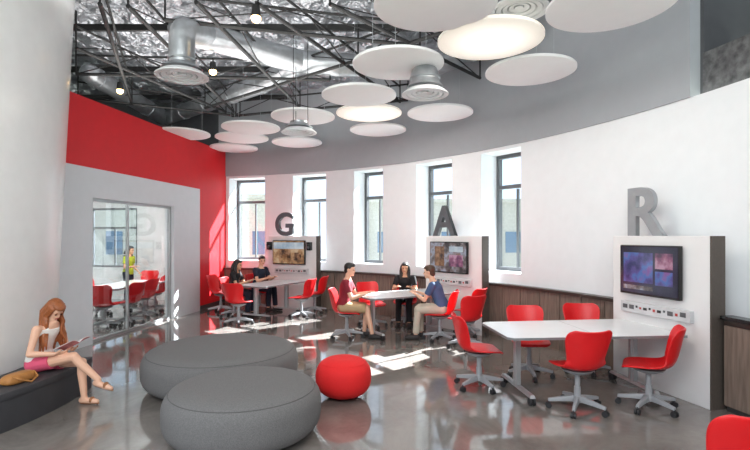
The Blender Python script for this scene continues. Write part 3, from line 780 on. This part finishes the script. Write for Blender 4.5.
    for i in range(2):
        Z=MB(); a=an[i]
        if p.get('sandal'):
            Z.chain([a-td[i]*.04+V((0,0,-.072)),a+td[i]*.06+V((0,0,-.074)),a+td[i]*.165+V((0,0,-.068))],[.012,.012,.012]); Z.ell(a+td[i]*.09+V((0,0,-.036)),(.04,.02,.034))
            Z.build('sandal',p['shoe'],t,vox=.005)
        else:
            Z.chain([a+V((0,0,-.015)),a-td[i]*.035+V((0,0,-.04)),a+td[i]*.09+V((0,0,-.042)),a+td[i]*.165+V((0,0,-.047))],[.046,.042,.043,.034]); Z.build('shoe',p['shoe'],t,vox=vox)
    return t
def seated(**k):
    d=dict(hz=.555,hy=-.06,lean=.22,knees=[(-.10,.36,.53),(.10,.37,.53)],ankles=[(-.11,.40,.085),(.11,.36,.085)],toes=[(-.1,1,0),(.1,1,0)],
      hands=[(-.14,.34,.80),(.14,.36,.80)],skin='skin_fair',hair='hair_brown',sleeve='short',bottom='long',shoe='shoe_dark',s=1.0,pitch=.15)
    d.update(k); return d
gx,gy=-3.60,5.16; grz=face(1,-.16)
person('woman with long auburn hair in white top and pink shorts, reading on the curved bench',(gx,gy,0),grz,
 dict(hz=.445,lean=.06,curve=.45,s=.88,fem=1,knees=[(-.085,.43,.44),(.05,.45,.535)],ankles=[(-.06,.48,.085),(-.02,.68,.285)],toes=[(-.05,1,0),(-.05,1,-.25)],
 hands=[(-.10,.31,.575),(.13,.29,.575)],hdir=[(.3,0,.1),(-.3,0,.1)],pal=[(.6,.2,.6),(-.6,.2,.6)],skin='skin_fair',hair='hair_auburn',long=.33,loose=1,sleeve='none',top='cloth_white',bottom='short',hem=.46,bot='cloth_pink',shoe='shoe_tan',sandal=1,pitch=.78,yaw=-.25,vox=.0055))
bk=thing('magazine','open magazine held in the hands of the reading woman','magazine',V((gx,gy,0))+Matrix.Rotation(grz,3,'Z')@V((.015,.395,.635)),grz)
for k in(-1,1):
    mb=MB(); n=8; vs=[];fs=[]
    for i in range(n+1):
        f=i/n; x=k*f*.15; z=.02*math.sin(f*math.pi)+.03*f
        for yy in(-.1,.1): vs.append((x,yy*.95,z+yy*.45))
    for i in range(n): fs.append((2*i,2*i+1,2*i+3,2*i+2))
    mb.add(vs,fs); mb.build('page','paper',bk,sol=.004)
    mb=MB(); mb.add([(a,b,c-.006) for a,b,c in vs],fs); mb.build('cover','paper_cover',bk,sol=.002)
bg=thing('handbag','tan leather handbag lying on the curved bench beside the reading woman','bag',(-3.52,4.74,.36),R_(80))
mb=MB(); mb.loft([[V((a*.17*q,b*.085*q,z)) for a,b in [(math.copysign(abs(math.cos(t))**.6,math.cos(t)),math.copysign(abs(math.sin(t))**.6,math.sin(t))) for t in [i*2*math.pi/24 for i in range(24)]]] for z,q in((0.0,.9),(.02,1),(.05,1),(.08,.9),(.095,.6))]); mb.build('bag_body','leather',bg,sub=1)
mb=MB(); mb.chain([V((-.12,-.06,.08)),V((-.08,-.12,.05)),V((.0,-.15,.012)),V((.1,-.12,.04)),V((.12,-.06,.08))],[.008]*5); mb.build('strap','leather',bg)
person('man in maroon shirt and khaki shorts seated left of the middle table',(-.50,8.50,0),face(1,-.06),
 seated(hair='hair_dark',top='cloth_maroon',bottom='short',hem=.95,bot='cloth_khaki',lean=.16,hands=[(-.14,.36,.79),(.15,.33,.79)],ankles=[(-.11,.30,.085),(.12,.46,.085)],yaw=-.3))
person('woman with long dark hair in a black top behind the middle table',(.62,9.82,0),face(-.15,-1),
 seated(s=.93,fem=1,hair='hair_dark',long=.16,top='cloth_black',bot='cloth_black',sleeve='short',lean=.25,skin='skin_mid',hands=[(-.14,.34,.79),(.14,.34,.79)]))
person('man in blue shirt and stone trousers leaning on the middle table at the right',(1.12,8.30,0),face(-1,.30),
 seated(hair='hair_brown',top='cloth_blue',bot='cloth_stone',sleeve='short',lean=.38,hands=[(-.05,.42,.79),(.22,.42,.79)]))
person('woman with dark hair in a dark top at the left side of the farthest table',(-3.15,10.75,0),face(.95,-.15),
 seated(s=.93,fem=1,hair='hair_dark',long=.12,top='cloth_black',bot='cloth_navy',sleeve='short',skin='skin_mid'))
person('man in navy shirt behind the farthest table, facing the camera',(-2.82,11.72,0),face(.9,-.45),
 seated(hair='hair_dark',top='cloth_navy',bot='cloth_navy',sleeve='short',lean=.2,yaw=-.6))
x,y=pxs(128,12.5)
person('person in a lime green top standing inside the glazed meeting room',(x,y,0),face(1,-.1),
 dict(hz=.84,lean=.08,s=.9,fem=1,knees=[(-.09,.03,.46),(.09,.04,.46)],ankles=[(-.10,-.02,.085),(.10,0,.085)],toes=[(-.2,1,0),(.2,1,0)],hands=[(-.22,.16,.85),(.18,.28,1.02)],skin='skin_mid',hair='hair_dark',long=.1,sleeve='short',top='cloth_lime',bottom='long',bot='cloth_navy',shoe='shoe_dark',hint=[(-.4,-1,-.2),(.4,-1,-.4)]))
# ------------------------------------------------------------------ outside
mb=MB(); mb.box((0,20,-3.6),(160,160,.2)); struct(mb.build('ground','ext_ground',smooth=False),'ground outside the windows')
def building(x,y,w,d,h,lab,mat='ext_brick'):
    t=thing('building',lab,'building',(x,y,-3.5))
    mb=MB(); mb.box((0,0,h/2),(w,d,h)); mb.build('facade',mat,t,smooth=False)
    nx=int(w/2.6); nz=int(h/3)
    for i in range(nx):
        for k in range(nz):
            mb=MB(); mb.box((-w/2+w*(i+.5)/nx,-d/2-.02,1.8+k*3),(1.2,.08,1.7)); mb.build('facade_window','ext_glass',t,smooth=False)
    mb=MB(); mb.box((0,0,h+.15),(w+.6,d+.6,.3)); mb.build('cornice',mat,t,smooth=False)
building(-15,38,16,6,8,'tan building seen through the left windows')
building(6,42,13,6,8,'tan building seen through the middle window')
building(21,36,13,6,8,'tan building seen through the right windows')
# ------------------------------------------------------------------ light
w=bpy.data.worlds.new('World'); S.world=w; w.use_nodes=True; nt=w.node_tree
bg_=nt.nodes['Background']; sky=nt.nodes.new('ShaderNodeTexSky'); sky.sky_type='HOSEK_WILKIE'; sky.turbidity=3.5; sky.sun_direction=V((.62,.47,.62)); 
mix=nt.nodes.new('ShaderNodeMix'); mix.data_type='RGBA'; mix.inputs[0].default_value=.75; mix.inputs[7].default_value=(.82,.91,1.0,1)
nt.links.new(sky.outputs[0],mix.inputs[6]); nt.links.new(mix.outputs[2],bg_.inputs['Color']); bg_.inputs['Strength'].default_value=2.05
sun=bpy.data.lights.new('sun','SUN'); sun.energy=48; sun.angle=R_(.4); sun.color=(1,.96,.9)
so=bpy.data.objects.new('sun',sun); COL.objects.link(so); dv=V((-.765*.793,-.644*.793,-.609)); so.rotation_euler=dv.to_track_quat('-Z','Y').to_euler()
def area(name,loc,aim,sx_,sy_,e,col=(1,1,1)):
    l=bpy.data.lights.new(name,'AREA'); l.shape='RECTANGLE'; l.size=sx_; l.size_y=sy_; l.energy=e; l.color=col
    o=bpy.data.objects.new(name,l); COL.objects.link(o); o.location=loc; o.rotation_euler=(V(aim)-V(loc)).to_track_quat('-Z','Y').to_euler(); return o
area('room_fill',(-1,-1.5,5.0),(-1.5,7,1.2),7,2,385,(1,.98,.95))  # added fill high behind the camera, brightens the room without a fixture
area('meeting_fill',W(3,.5,2.75),W(3,4.2,.6),3.5,.35,210,(1,.98,.94))  # fill added inside the glass front to brighten the meeting room, no fitting modelled
area('foil_fill',(-3,9.3,4.3),(-3,9.4,6),4.5,3,115,(1,.98,.94)); area('foil_fill',(-1,6.6,4.3),(-1,6.7,6),4.5,2,75,(1,.98,.94))  # unseen upward fills, added among the trusses to brighten the foil
for px,py in((490,42),(369,114.5)):
    q=onz(px,py,4.0); l=bpy.data.lights.new('lamp','AREA'); l.shape='DISK'; l.size=1.1; l.energy=40; l.color=(1,.94,.85); o=bpy.data.objects.new('lamp',l); COL.objects.link(o); o.location=q
# ------------------------------------------------------------------ camera
cam=bpy.data.cameras.new('Camera'); cam.sensor_width=36; cam.lens=F/750*36; cam.shift_y=11/750; cam.clip_start=.05; cam.clip_end=300
co=bpy.data.objects.new('Camera',cam); COL.objects.link(co); co.location=(0,0,EYE); co.rotation_euler=(R_(90),0,0); S.camera=co
S.view_settings.view_transform='Standard'; S.view_settings.exposure=0.0
